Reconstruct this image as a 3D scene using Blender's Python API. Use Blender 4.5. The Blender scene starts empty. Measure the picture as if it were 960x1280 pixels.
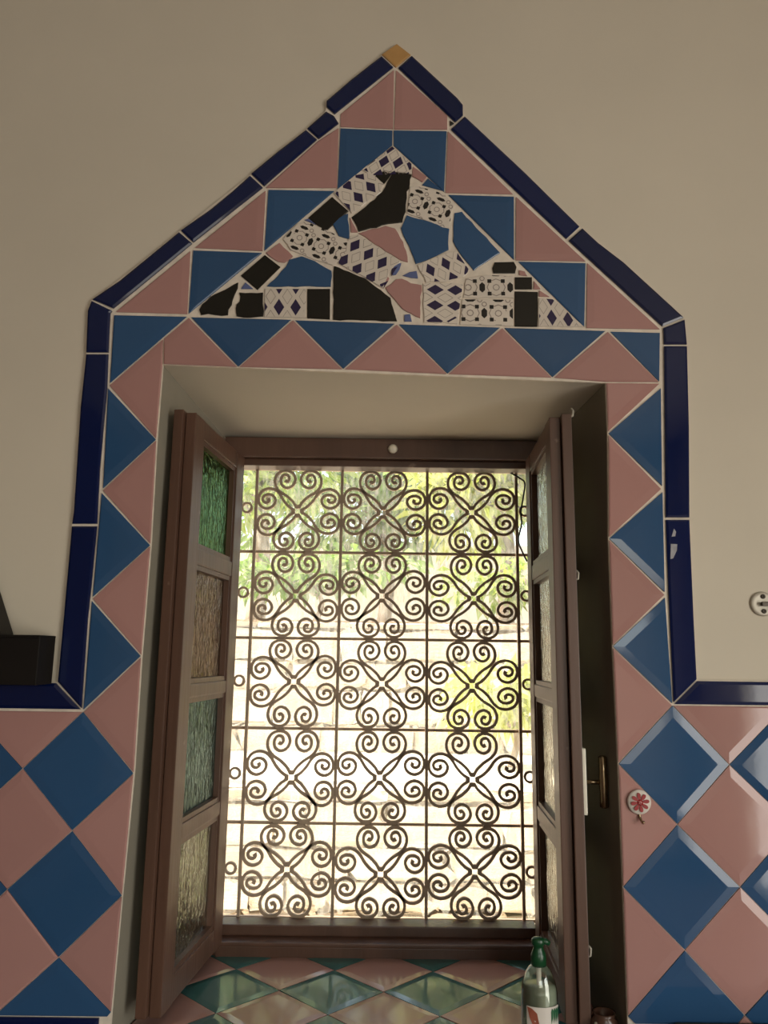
import bpy, bmesh, math, random
from mathutils import Vector, Matrix

random.seed(7)
scene = bpy.context.scene
COL = scene.collection
PI = math.pi

# ------------------------------------------------------------------ camera
F = 965.0                       # focal length in pixels of the 960x1280 frame
TH, RO = math.radians(10.5), 0.0131
CAM = Vector((0, -1.51, 1.5))
_r0, _u0 = Vector((1, 0, 0)), Vector((0, -math.sin(TH), math.cos(TH)))
FW = Vector((0, math.cos(TH), math.sin(TH)))
RT = _r0 * math.cos(RO) + _u0 * math.sin(RO)
UP = _u0 * math.cos(RO) - _r0 * math.sin(RO)
cd = bpy.data.cameras.new('camera')
cd.sensor_fit = 'VERTICAL'; cd.sensor_height = 36; cd.lens = 36 * F / 1280
cd.clip_start = 0.02
cam = bpy.data.objects.new('camera', cd); COL.objects.link(cam)
cam.matrix_world = Matrix(((RT.x, UP.x, -FW.x, CAM.x), (RT.y, UP.y, -FW.y, CAM.y), (RT.z, UP.z, -FW.z, CAM.z), (0, 0, 0, 1)))
scene.camera = cam

# ------------------------------------------------------------------ world, sun, daylight
world = bpy.data.worlds.new('world'); scene.world = world; world.use_nodes = True
wn = world.node_tree
sky = wn.nodes.new('ShaderNodeTexSky'); sky.sky_type = 'NISHITA'; sky.sun_disc = False
sky.sun_elevation = math.radians(55); sky.sun_rotation = math.radians(250); sky.air_density = 1.0; sky.dust_density = 3.0
wb = wn.nodes.new('ShaderNodeMix'); wb.data_type = 'RGBA'; wb.blend_type = 'MULTIPLY'; wb.inputs[0].default_value = 1
wb.inputs[7].default_value = (1.0, .91, .74, 1)          # camera white balance for the warm room
wn.links.new(sky.outputs[0], wb.inputs[6]); wn.links.new(wb.outputs[2], wn.nodes['Background'].inputs[0])
wn.nodes['Background'].inputs[1].default_value = 0.72
sl = bpy.data.lights.new('sun', 'SUN'); sl.energy = 14.0; sl.angle = 0.02; sl.color = (1, .91, .76)
so = bpy.data.objects.new('sun', sl); COL.objects.link(so)
so.rotation_euler = Vector((-.75, .12, 1.0)).to_track_quat('Z', 'Y').to_euler()
def daylight(name, loc, direction, w, h, power, col):
    l = bpy.data.lights.new(name, 'AREA'); l.shape = 'RECTANGLE'; l.size = w; l.size_y = h; l.energy = power; l.color = col
    o = bpy.data.objects.new(name, l); COL.objects.link(o); o.location = loc
    o.rotation_euler = (-Vector(direction)).to_track_quat('Z', 'Y').to_euler(); return o
daylight('doorway_daylight', (2.47, -2.75, 1.1), (-1, 0, 0), 2.15, 2.05, 84, (1, .95, .86))       # fills the doorway in the right wall
daylight('added_back_fill', (.95, -4.68, 1.75), (0, 1, 0), 1.5, 1.3, 15, (1, .95, .86))     # added fill lamp that brightens the tiled wall; no such window is known
vs = scene.view_settings
vs.view_transform = 'Standard'; vs.look = 'None'; vs.gamma = 1; vs.use_curve_mapping = False; vs.exposure = 0.0

# ------------------------------------------------------------------ helpers
def at(px, py, Y=0.0):
    d = FW + RT * ((px - 480) / F) + UP * ((640 - py) / F)
    return CAM + d * ((Y - CAM.y) / d.y)
TY = -0.009
def P(px, py):
    p = at(px, py, TY); return (p.x, p.z)
def PP(pts): return [P(*p) for p in pts]
def zoom(ox, oy, s): return lambda pts: [P(ox + x / s, oy + y / s) for x, y in pts]

def meshobj(name, verts, faces, mat, parent=None, smooth=False):
    me = bpy.data.meshes.new(name); me.from_pydata([tuple(v) for v in verts], [], faces); me.update()
    return fin(name, me, mat, parent, smooth)
def fin(name, me, mat, parent=None, smooth=False):
    bm = bmesh.new(); bm.from_mesh(me); bmesh.ops.recalc_face_normals(bm, faces=bm.faces); bm.to_mesh(me); bm.free()
    if mat: me.materials.append(mat)
    if smooth: me.polygons.foreach_set('use_smooth', [True] * len(me.polygons))
    o = bpy.data.objects.new(name, me); COL.objects.link(o)
    if parent: o.parent = parent
    return o
def bmobj(name, bm, mat, parent=None, smooth=False):
    me = bpy.data.meshes.new(name); bm.to_mesh(me); bm.free(); return fin(name, me, mat, parent, smooth)
def empty(name, loc=(0, 0, 0)):
    o = bpy.data.objects.new(name, None); COL.objects.link(o); o.location = loc; o.empty_display_size = .05; return o
def tag(o, label, cat=None, group=None, kind=None):
    o['label'] = label
    if cat: o['category'] = cat
    if group: o['group'] = group
    if kind: o['kind'] = kind
    return o
def adopt(o, parent):                      # parent without moving (parents carry translation only)
    o.parent = parent; o.matrix_parent_inverse = Matrix.Translation(parent.location).inverted(); return o
def bm_box(bm, lo, hi, f=None, bev=0.0):
    xs, ys, zs = zip(lo, hi)
    c = [(x, y, z) for x in xs for y in ys for z in zs]
    vs_ = [bm.verts.new(f(*p) if f else p) for p in c]
    fs = [bm.faces.new([vs_[i] for i in q]) for q in ((0, 1, 3, 2), (4, 6, 7, 5), (0, 4, 5, 1), (2, 3, 7, 6), (0, 2, 6, 4), (1, 5, 7, 3))]
    if bev:
        es = list({e for fc in fs for e in fc.edges})
        bmesh.ops.bevel(bm, geom=es, offset=bev, segments=2, affect='EDGES', profile=.7)
def box(name, lo, hi, mat, parent=None, f=None, bev=0.0):
    bm = bmesh.new(); bm_box(bm, lo, hi, f, bev); return bmobj(name, bm, mat, parent)
def bm_lathe(bm, prof, seg=24, f=lambda x, y, z: (x, y, z)):
    rings = []
    for r, z in prof:
        if r < 1e-6: rings.append([bm.verts.new(f(0, 0, z))] * seg)
        else: rings.append([bm.verts.new(f(r * math.cos(2 * PI * k / seg), r * math.sin(2 * PI * k / seg), z)) for k in range(seg)])
    for a, b in zip(rings, rings[1:]):
        for k in range(seg):
            q = []
            for v in (a[k], a[(k + 1) % seg], b[(k + 1) % seg], b[k]):
                if v not in q: q.append(v)
            if len(q) > 2: bm.faces.new(q)
    for ring, (r, z) in ((rings[0], prof[0]), (rings[-1], prof[-1])):
        if r > 1e-6:
            try: bm.faces.new(ring)
            except ValueError: pass
def bm_tube(bm, pts, r, seg=8, radii=None):
    pts = [Vector(p) for p in pts]; rings = []; nrm = None
    for i, p in enumerate(pts):
        t = (pts[min(i + 1, len(pts) - 1)] - pts[max(i - 1, 0)]).normalized()
        if nrm is None: nrm = t.orthogonal().normalized()
        nrm = (nrm - t * nrm.dot(t)).normalized(); b = t.cross(nrm)
        rr = radii[i] if radii else r
        rings.append([bm.verts.new(p + (nrm * math.cos(2 * PI * k / seg) + b * math.sin(2 * PI * k / seg)) * rr) for k in range(seg)])
    for a, b in zip(rings, rings[1:]):
        for k in range(seg): bm.faces.new((a[k], a[(k + 1) % seg], b[(k + 1) % seg], b[k]))
    bm.faces.new(rings[0]); bm.faces.new(rings[-1])
def spline(pts, n=5):
    pts = [Vector(p) for p in pts]; out = []
    for i in range(len(pts) - 1):
        p0 = pts[max(i - 1, 0)]; p1 = pts[i]; p2 = pts[i + 1]; p3 = pts[min(i + 2, len(pts) - 1)]
        for k in range(n):
            t = k / n
            out.append(.5 * (2 * p1 + (p2 - p0) * t + (2 * p0 - 5 * p1 + 4 * p2 - p3) * t * t + (3 * p1 - p0 - 3 * p2 + p3) * t ** 3))
    return out + [pts[-1]]

# 2D polygon tools
def area(p): return .5 * sum(p[i][0] * p[(i + 1) % len(p)][1] - p[(i + 1) % len(p)][0] * p[i][1] for i in range(len(p)))
def ccw(p):
    q = []
    for v in p:
        if not q or (v[0] - q[-1][0]) ** 2 + (v[1] - q[-1][1]) ** 2 > 1e-8: q.append(v)
    if (q[0][0] - q[-1][0]) ** 2 + (q[0][1] - q[-1][1]) ** 2 < 1e-8: q.pop()
    return q if area(q) > 0 else q[::-1]
def clip(poly, window):                     # Sutherland-Hodgman against a convex ccw window
    out = list(poly)
    for i in range(len(window)):
        a, b = window[i], window[(i + 1) % len(window)]; ins = lambda p: (b[0] - a[0]) * (p[1] - a[1]) - (b[1] - a[1]) * (p[0] - a[0])
        src, out = out, []
        for j in range(len(src)):
            p, q = src[j], src[(j + 1) % len(src)]; dp, dq = ins(p), ins(q)
            if dp >= 0: out.append(p)
            if (dp > 0) != (dq > 0) and dp != dq:
                t = dp / (dp - dq); out.append((p[0] + (q[0] - p[0]) * t, p[1] + (q[1] - p[1]) * t))
        if len(out) < 3: return []
    return out
def hull(p):
    p = sorted(set(p)); h = []
    for seq in (p, p[::-1]):
        s = []
        for v in seq:
            while len(s) > 1 and (s[-1][0] - s[-2][0]) * (v[1] - s[-2][1]) - (s[-1][1] - s[-2][1]) * (v[0] - s[-2][0]) <= 0: s.pop()
            s.append(v)
        h += s[:-1]
    return h
def inset(p, ds):                           # p ccw, ds per edge (edge i from p[i] to p[i+1])
    n = len(p); out = []
    for i in range(n):
        a, b, c = p[i - 1], p[i], p[(i + 1) % n]
        e1 = Vector((b[0] - a[0], b[1] - a[1])).normalized(); e2 = Vector((c[0] - b[0], c[1] - b[1])).normalized()
        n1 = Vector((-e1.y, e1.x)) * ds[i - 1]; n2 = Vector((-e2.y, e2.x)) * ds[i]
        cr = e1.x * e2.y - e1.y * e2.x
        if abs(cr) < .08: q = Vector(b) + (n1 + n2) * .5
        else:
            dd = n2 - n1; t = (dd.x * e2.y - dd.y * e2.x) / cr; q = Vector(b) + n1 + e1 * t
            lim = 6 * max(ds[i - 1], ds[i]) + 1e-4
            if (q - Vector(b)).length > lim: q = Vector(b) + (q - Vector(b)).normalized() * lim
        out.append((q.x, q.y))
    return out
wallmap = lambda u, v, h: (u, -h, v)
def slab(name, poly, mat, parent, base=0.002, top=.009, gap=.0007, bev=(.0025,), drop=.0011, mp=wallmap, tilt=.0, wide=None):
    """one ceramic piece: outline in plane coords, pillowed rim (wide on glazed factory edges, narrow on cut ones)"""
    p = ccw(poly)
    p = [v for i, v in enumerate(p) if math.hypot(v[0] - p[i - 1][0], v[1] - p[i - 1][1]) > (.0025 if len(p) < 9 else .0006)]
    p = ccw(inset(p, [gap] * len(p))); n = len(p)
    ds = []
    for i in range(n):
        a, b = p[i], p[(i + 1) % n]; ang = abs(math.degrees(math.atan2(b[1] - a[1], b[0] - a[0]))) % 90
        diag = 25 < ang < 65
        w = bev[0]
        if wide == 'diag' and diag: w = .015
        if wide == 'axis' and not diag: w = .015
        if wide == 'all': w = .008
        ds.append(w)
    for k in (1, .75, .55, .4, .25, .12, .05):   # shrink the rim where a short edge would fold over
        q = inset(p, [d * k for d in ds])
        if all((q[(i + 1) % n][0] - q[i][0]) * (p[(i + 1) % n][0] - p[i][0]) + (q[(i + 1) % n][1] - q[i][1]) * (p[(i + 1) % n][1] - p[i][1]) > 0 for i in range(n)): break
    cx = sum(v[0] for v in p) / n; cy = sum(v[1] for v in p) / n
    tx, ty = random.uniform(-tilt, tilt), random.uniform(-tilt, tilt)
    hh = lambda v, h: h + tx * (v[0] - cx) + ty * (v[1] - cy)
    V = [mp(v[0], v[1], base) for v in p] + [mp(v[0], v[1], hh(v, top - drop)) for v in p] + [mp(v[0], v[1], hh(v, top)) for v in q]
    Fc = []
    for i in range(n):
        j = (i + 1) % n; Fc += [(i, j, n + j, n + i), (n + i, n + j, 2 * n + j, 2 * n + i)]
    Fc += [tuple(range(2 * n, 3 * n)), tuple(range(n))[::-1]]
    bm = bmesh.new(); vv = [bm.verts.new(v) for v in V]
    for f in Fc: bm.faces.new([vv[i] for i in f])
    bm.normal_update(); big = [f for f in bm.faces if len(f.verts) > 4]
    if big: bmesh.ops.triangulate(bm, faces=big)
    return bmobj(name, bm, mat, parent)

# ------------------------------------------------------------------ materials
def mat(name, color, rough=.5, var=.0, noise=None, bump=None, metal=0, spec=.5, coat=0, emit=None, dirt=None):
    m = bpy.data.materials.new(name); m.use_nodes = True; nt = m.node_tree; b = nt.nodes['Principled BSDF']
    b.inputs['Roughness'].default_value = rough; b.inputs['Metallic'].default_value = metal; b.inputs['Specular IOR Level'].default_value = spec
    b.inputs['Coat Weight'].default_value = coat; b.inputs['Coat Roughness'].default_value = .05
    base = nt.nodes.new('ShaderNodeRGB'); base.outputs[0].default_value = (*color, 1); out = base.outputs[0]
    tc = nt.nodes.new('ShaderNodeTexCoord')
    if noise:                               # (scale, amount, stretch)
        mp = nt.nodes.new('ShaderNodeMapping'); mp.inputs['Scale'].default_value = noise[2]; nt.links.new(tc.outputs['Object'], mp.inputs[0])
        tx = nt.nodes.new('ShaderNodeTexNoise'); tx.inputs['Scale'].default_value = noise[0]; tx.inputs['Detail'].default_value = 6; nt.links.new(mp.outputs[0], tx.inputs[0])
        mr = nt.nodes.new('ShaderNodeMapRange'); mr.inputs[1].default_value = .25; mr.inputs[2].default_value = .75
        mr.inputs[3].default_value = 1 - noise[1]; mr.inputs[4].default_value = 1 + noise[1]; nt.links.new(tx.outputs[0], mr.inputs[0])
        mx = nt.nodes.new('ShaderNodeVectorMath'); mx.operation = 'SCALE'; nt.links.new(out, mx.inputs[0]); nt.links.new(mr.outputs[0], mx.inputs['Scale']); out = mx.outputs[0]
    if dirt:                                # (scale, threshold, colour, amount): worn stains with their own shape
        tx = nt.nodes.new('ShaderNodeTexNoise'); tx.inputs['Scale'].default_value = dirt[0]; tx.inputs['Detail'].default_value = 8; nt.links.new(tc.outputs['Object'], tx.inputs[0])
        mr = nt.nodes.new('ShaderNodeMapRange'); mr.inputs[1].default_value = dirt[1]; mr.inputs[2].default_value = dirt[1] + .12; mr.inputs[4].default_value = dirt[3]; nt.links.new(tx.outputs[0], mr.inputs[0])
        mx = nt.nodes.new('ShaderNodeMix'); mx.data_type = 'RGBA'; nt.links.new(mr.outputs[0], mx.inputs[0]); nt.links.new(out, mx.inputs[6]); mx.inputs[7].default_value = (*dirt[2], 1); out = mx.outputs[2]
    if var:
        oi = nt.nodes.new('ShaderNodeObjectInfo'); mr = nt.nodes.new('ShaderNodeMapRange'); mr.inputs[3].default_value = 1 - var; mr.inputs[4].default_value = 1 + var
        nt.links.new(oi.outputs['Random'], mr.inputs[0])
        mx = nt.nodes.new('ShaderNodeVectorMath'); mx.operation = 'SCALE'; nt.links.new(out, mx.inputs[0]); nt.links.new(mr.outputs[0], mx.inputs['Scale']); out = mx.outputs[0]
    nt.links.new(out, b.inputs['Base Color'])
    if bump:                                # (scale, strength, distance, stretch)
        mp = nt.nodes.new('ShaderNodeMapping'); mp.inputs['Scale'].default_value = bump[3] if len(bump) > 3 else (1, 1, 1); nt.links.new(tc.outputs['Object'], mp.inputs[0])
        tx = nt.nodes.new('ShaderNodeTexNoise'); tx.inputs['Scale'].default_value = bump[0]; tx.inputs['Detail'].default_value = 4; nt.links.new(mp.outputs[0], tx.inputs[0])
        bp = nt.nodes.new('ShaderNodeBump'); bp.inputs['Strength'].default_value = bump[1]; bp.inputs['Distance'].default_value = bump[2]
        nt.links.new(tx.outputs[0], bp.inputs['Height']); nt.links.new(bp.outputs[0], b.inputs['Normal'])
    return m
M = {}
M['plaster'] = mat('cream_plaster', (.62, .56, .46), .75, noise=(2.2, .05, (1, 1, 1)), bump=(9, .25, .004), spec=.3)
M['grout'] = mat('pale_grout', (.72, .64, .54), .9, noise=(40, .16, (1, 1, 1)), bump=(120, .5, .001), spec=.2)
gl = dict(rough=.06, spec=.5, bump=(9, .05, .005))
M['pink'] = mat('pink_glaze', (.40, .215, .195), var=.06, noise=(3, .04, (1, 1, 1)), **gl)
M['blue'] = mat('blue_glaze', (.025, .078, .178), var=.08, noise=(3, .05, (1, 1, 1)), **gl)
M['navy'] = mat('navy_glaze', (.003, .009, .054), var=.15, **gl)
M['black'] = mat('black_glaze', (.005, .004, .002), var=.1, **gl)
M['white'] = mat('white_glaze', (.66, .59, .51), var=.05, **gl)
M['ochre'] = mat('ochre_glaze', (.50, .28, .10), noise=(20, .12, (1, 1, 1)), **gl)
M['ink'] = mat('purple_ink', (.022, .014, .055), .2)
M['inkblack'] = mat('black_ink', (.012, .010, .009), .2)
M['inkgrey'] = mat('grey_ink', (.30, .25, .22), .2)
M['slate'] = mat('slate_blue_glaze', (.10, .13, .28), **gl)
M['chip'] = mat('chipped_biscuit', (.34, .34, .36), .8, noise=(90, .3, (1, 1, 1)))
M['teal'] = mat('teal_glaze', (.055, .16, .15), .13, var=.1, spec=.7, bump=(14, .12, .004))
M['sillpink'] = mat('sill_pink_glaze', (.42, .24, .20), .13, var=.06, spec=.7, bump=(14, .12, .004))
M['darkgrout'] = mat('dark_grout', (.07, .05, .045), .9)
M['wood'] = mat('brown_painted_wood', (.095, .047, .030), .42, noise=(6, .22, (3, 3, .4)), bump=(25, .3, .002, (4, 4, .3)), dirt=(26, .70, (.5, .36, .27), .55))
M['darkwood'] = mat('black_brown_wood', (.008, .006, .005), .5, spec=.25, noise=(6, .2, (.4, 3, 3)))
M['iron'] = mat('glare_lifted_brown_iron', (.36, .27, .19), .65, noise=(30, .25, (1, 1, 1)), bump=(60, .3, .001))  # base colour lightened to include the window glare over the bars
M['brass'] = mat('brass', (.36, .27, .17), .25, metal=1)
M['steel'] = mat('pale_steel', (.46, .42, .35), .45, metal=.3, bump=(60, .2, .001))
M['ivory'] = mat('ivory_glint_enamel', (.85, .80, .66), .25)  # on the handle plate this pale colour stands for reflected door light
M['screw'] = mat('dark_screw', (.06, .05, .04), .4, metal=.7)
M['red'] = mat('red_enamel', (.30, .010, .014), .3)
M['hookwhite'] = mat('white_enamel', (.72, .66, .60), .3)
M['green'] = mat('green_plastic', (.006, .055, .018), .3, spec=.5)
M['floor'] = mat('terracotta_floor', (.11, .065, .045), .4, noise=(4, .15, (1, 1, 1)))
M['ceiling'] = mat('white_ceiling', (.55, .50, .43), .8)
M['stone'] = mat('pale_limestone', (.62, .54, .44), .85, var=.12, noise=(4, .12, (1, 1, 1)), bump=(14, .6, .02))
M['mortar'] = mat('lime_mortar', (.58, .51, .42), .9, noise=(20, .1, (1, 1, 1)))
M['gravel'] = mat('pale_gravel', (.62, .56, .46), .9, noise=(14, .2, (1, 1, 1)), bump=(60, .6, .01))
M['soil'] = mat('dry_soil', (.30, .22, .14), .9, noise=(14, .2, (1, 1, 1)), bump=(60, .6, .01))
M['bark'] = mat('grey_brown_bark', (.28, .21, .15), .9, noise=(12, .25, (1, 1, .2)), bump=(20, .8, .02, (1, 1, .2)))
M['olive'] = mat('dark_olive_fabric', (.045, .047, .025), .9, noise=(60, .2, (1, 1, 1)), bump=(300, .4, .001))
M['cable'] = mat('black_cable', (.02, .018, .016), .5)
M['potbrown'] = mat('dark_brown_glaze', (.09, .045, .03), .25)
M['sidewall'] = mat('bounce_cutting_plaster', (.10, .065, .055), .8, noise=(3, .1, (1, 1, 1)))  # colour chosen dark to hold back bounce on the left of the tiled wall
M['exterior'] = mat('whitewash', (.7, .66, .58), .85)

def leafmat(name, c):
    m = bpy.data.materials.new(name); m.use_nodes = True; nt = m.node_tree; b = nt.nodes['Principled BSDF']
    b.inputs['Roughness'].default_value = .5
    tc = nt.nodes.new('ShaderNodeTexCoord'); tx = nt.nodes.new('ShaderNodeTexNoise'); tx.inputs['Scale'].default_value = 5; nt.links.new(tc.outputs['Object'], tx.inputs[0])
    mx = nt.nodes.new('ShaderNodeMix'); mx.data_type = 'RGBA'; mx.inputs[6].default_value = (*[v * .65 for v in c], 1); mx.inputs[7].default_value = (*[v * 1.3 for v in c], 1)
    nt.links.new(tx.outputs[0], mx.inputs[0]); nt.links.new(mx.outputs[2], b.inputs['Base Color'])
    tr = nt.nodes.new('ShaderNodeBsdfTranslucent'); nt.links.new(mx.outputs[2], tr.inputs[0])
    ms = nt.nodes.new('ShaderNodeMixShader'); ms.inputs[0].default_value = .45
    nt.links.new(b.outputs[0], ms.inputs[1]); nt.links.new(tr.outputs[0], ms.inputs[2]); nt.links.new(ms.outputs[0], nt.nodes['Material Output'].inputs[0])
    return m
M['leaf'] = leafmat('lime_leaf', (.36, .48, .08)); M['leaf2'] = leafmat('deep_leaf', (.20, .34, .06)); M['leaf3'] = leafmat('yellow_leaf', (.50, .56, .12))

def glassmat(name, tint, gloss=2.3, bumpscale=80, strength=.55):
    m = bpy.data.materials.new(name); m.use_nodes = True; nt = m.node_tree; nt.nodes.remove(nt.nodes['Principled BSDF'])
    tc = nt.nodes.new('ShaderNodeTexCoord'); mp = nt.nodes.new('ShaderNodeMapping'); mp.inputs['Scale'].default_value = (1, 1, .4); nt.links.new(tc.outputs['Object'], mp.inputs[0])
    tx = nt.nodes.new('ShaderNodeTexNoise'); tx.inputs['Scale'].default_value = bumpscale; tx.inputs['Detail'].default_value = 3; tx.inputs['Distortion'].default_value = .8; nt.links.new(mp.outputs[0], tx.inputs[0])
    bp = nt.nodes.new('ShaderNodeBump'); bp.inputs['Strength'].default_value = strength; bp.inputs['Distance'].default_value = .012; nt.links.new(tx.outputs[0], bp.inputs['Height'])
    fr = nt.nodes.new('ShaderNodeFresnel'); fr.inputs[0].default_value = 1.5
    mu = nt.nodes.new('ShaderNodeMath'); mu.operation = 'MULTIPLY'; mu.use_clamp = True; mu.inputs[1].default_value = gloss; nt.links.new(fr.outputs[0], mu.inputs[0])
    t = nt.nodes.new('ShaderNodeBsdfTransparent'); t.inputs[0].default_value = (*tint, 1)
    g = nt.nodes.new('ShaderNodeBsdfGlossy'); g.inputs['Roughness'].default_value = .045; g.inputs[0].default_value = (*[.2 + .8 * c for c in tint], 1); nt.links.new(bp.outputs[0], g.inputs['Normal'])
    ms = nt.nodes.new('ShaderNodeMixShader'); nt.links.new(mu.outputs[0], ms.inputs[0]); nt.links.new(t.outputs[0], ms.inputs[1]); nt.links.new(g.outputs[0], ms.inputs[2])
    nt.links.new(ms.outputs[0], nt.nodes['Material Output'].inputs[0]); return m
M['glass_green_refl'] = glassmat('green_reflection_glass', (.17, .44, .10)); M['glass_amber_refl'] = glassmat('amber_reflection_glass', (.50, .37, .26))  # green and amber tints put reflected foliage and stone into the glass colour
M['glass_teal'] = glassmat('teal_rippled_glass', (.27, .45, .42)); M['glass_clear'] = glassmat('clear_rippled_glass', (.88, .90, .80))
M['bottleglass'] = glassmat('clear_plastic', (.90, .93, .88), bumpscale=2, strength=.02)

def filmmat():
    m = bpy.data.materials.new('clouded_plastic_film'); m.use_nodes = True; nt = m.node_tree; nt.nodes.remove(nt.nodes['Principled BSDF'])
    tc = nt.nodes.new('ShaderNodeTexCoord'); mp = nt.nodes.new('ShaderNodeMapping'); mp.inputs['Scale'].default_value = (120, 1, 34); nt.links.new(tc.outputs['Object'], mp.inputs[0])
    tx = nt.nodes.new('ShaderNodeTexNoise'); tx.inputs['Scale'].default_value = 1; tx.inputs['Detail'].default_value = 3; nt.links.new(mp.outputs[0], tx.inputs[0])
    mr = nt.nodes.new('ShaderNodeMapRange'); mr.inputs[1].default_value = .3; mr.inputs[2].default_value = .7; mr.inputs[3].default_value = .04; mr.inputs[4].default_value = .34; nt.links.new(tx.outputs[0], mr.inputs[0])
    t = nt.nodes.new('ShaderNodeBsdfTransparent'); d = nt.nodes.new('ShaderNodeBsdfTranslucent'); d.inputs[0].default_value = (.92, .88, .78, 1)
    ms = nt.nodes.new('ShaderNodeMixShader'); nt.links.new(mr.outputs[0], ms.inputs[0]); nt.links.new(t.outputs[0], ms.inputs[1]); nt.links.new(d.outputs[0], ms.inputs[2])
    nt.links.new(ms.outputs[0], nt.nodes['Material Output'].inputs[0]); return m
M['film'] = filmmat()
def liquidmat():
    m = bpy.data.materials.new('cloudy_soap'); m.use_nodes = True; b = m.node_tree.nodes['Principled BSDF']
    b.inputs['Base Color'].default_value = (.50, .54, .44, 1); b.inputs['Roughness'].default_value = .2; b.inputs['Transmission Weight'].default_value = .35; return m
M['liquid'] = liquidmat()

# ------------------------------------------------------------------ room shell
RX0, RX1, RY0, RZ1 = -2.1, 2.4, -4.6, 3.2
SZ = .815                                    # glazed top of the window sill
fl = tag(box('floor', (RX0 - .2, RY0 - .2, -.1), (RX1 + .2, .55, 0), M['floor']), 'terracotta floor of the room', 'floor', kind='structure')
tag(box('ceiling', (RX0 - .2, RY0 - .2, RZ1), (RX1 + .2, .55, RZ1 + .12), M['ceiling']), 'off-white ceiling of the room', 'ceiling', kind='structure')
tag(box('wall_left', (RX0 - .2, RY0 - .2, 0), (RX0, 0, RZ1), M['sidewall']), 'plain side wall opposite the doorway, coloured dark to cut bounce light', 'wall', kind='structure')
def ring_wall(name, outer, inner, f0, f1):   # outer/inner: matching lists of corners; f0, f1 map corner -> 3D on each face
    n = len(outer); V = [f0(*p) for p in outer] + [f0(*p) for p in inner[0]] + [f1(*p) for p in outer] + [f1(*p) for p in inner[1]]
    Fc = []
    for i in range(n):
        j = (i + 1) % n
        Fc += [(i, j, n + j, n + i), (2 * n + i, 2 * n + j, 3 * n + j, 3 * n + i), (i, j, 2 * n + j, 2 * n + i), (n + i, n + j, 3 * n + j, 3 * n + i)]
    return meshobj(name, V, Fc, M['plaster'])
d4 = [(-3.8, 0.001), (-1.7, .001), (-1.7, 2.2), (-3.8, 2.2)]
tag(ring_wall('wall_right', [(RY0 - .2, 0), (0, 0), (0, RZ1), (RY0 - .2, RZ1)], (d4, d4), lambda y, z: (RX1, y, z), lambda y, z: (RX1 + .2, y, z)), 'cream plaster side wall with an open doorway', 'wall', kind='structure')
w4 = [(.2, 1.1), (1.7, 1.1), (1.7, 2.4), (.2, 2.4)]  # opening added behind the camera to hold the fill lamp
tag(ring_wall('wall_back', [(RX0, 0), (RX1, 0), (RX1, RZ1), (RX0, RZ1)], (w4, w4), lambda x, z: (x, RY0, z), lambda x, z: (x, RY0 - .2, z)), 'cream plaster wall opposite the tiled window', 'wall', kind='structure')
WT = .55                                     # thickness of the window wall
fo = [(-.474, SZ - .03), (.445, SZ - .03), (.452, 2.057), (-.461, 2.084)]
bo = [(-.415, SZ - .03), (.415, SZ - .03), (.415, 2.053), (-.415, 2.053)]
M['jamb'] = mat('shaded_jamb_plaster', (.25, .225, .175), .85, noise=(5, .12, (1, 1, 1)), bump=(20, .3, .003))  # darker than the wall plaster to carry the shade inside the opening
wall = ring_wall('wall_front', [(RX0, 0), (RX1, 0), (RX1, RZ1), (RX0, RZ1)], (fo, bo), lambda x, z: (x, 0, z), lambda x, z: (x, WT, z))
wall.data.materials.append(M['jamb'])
for p_ in wall.data.polygons:                # shade of the two reveal jambs put into a darker plaster colour
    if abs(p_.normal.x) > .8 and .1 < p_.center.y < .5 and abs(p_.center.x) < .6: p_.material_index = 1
tag(wall, 'thick cream plaster wall with the tiled window surround and dado', 'wall', kind='structure')

# ------------------------------------------------------------------ tiled surround: grout bed
Lout = [(70, 853), (83.4, 722), (89, 656), (100, 509), (107, 441), (109, 387), (112.7, 375)]
Gl = [(150, 347), (224, 288), (313, 217), (383, 160), (407, 137), (407, 125), (477, 68), (496, 54), (514, 68), (579, 129), (580, 145), (726, 283), (780, 327), (856, 397)]
Rout = [(859.5, 431), (862, 534), (862.6, 648), (867.7, 771), (871.7, 850)]
XL, XR, ZB = RX0 + .01, RX1 - .01, .866
zl, zr = P(70, 853)[1], P(872, 850.5)[1]
outl = [(XL, zl)] + PP(Lout + Gl + Rout) + [(XR, zr), (XR, ZB - .06)]
Rj = [(785, 1271), (779, 1109), (773, 955), (766, 808), (761, 673), (760, 541), (757.5, 478)]
Lj = [(203, 455), (195.5, 549), (188, 681), (176.5, 820), (167, 967), (152, 1120), (138.7, 1266)]
outl += [(P(785, 1271)[0], ZB - .06)] + PP(Rj + Lj) + [(P(138.7, 1266)[0], ZB - .06), (XL, ZB - .06)]
bm = bmesh.new(); top = [bm.verts.new((x, -.0055, z)) for x, z in outl]; bot = [bm.verts.new((x, .001, z)) for x, z in outl]
bm.faces.new(top); bm.faces.new(bot[::-1])
for i in range(len(top)): j = (i + 1) % len(top); bm.faces.new((top[i], bot[i], bot[j], top[j]))
bm.normal_update(); bmesh.ops.triangulate(bm, faces=[f for f in bm.faces if len(f.verts) > 4])
bmobj('grout_bed', bm, M['grout'], wall)

def tile(pts, m, wide=None, name='tile', raw=False, **k):
    return slab(name, pts if raw else PP(pts), M[m], wall, wide=wide, tilt=k.pop('tilt', .006), **k)

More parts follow.
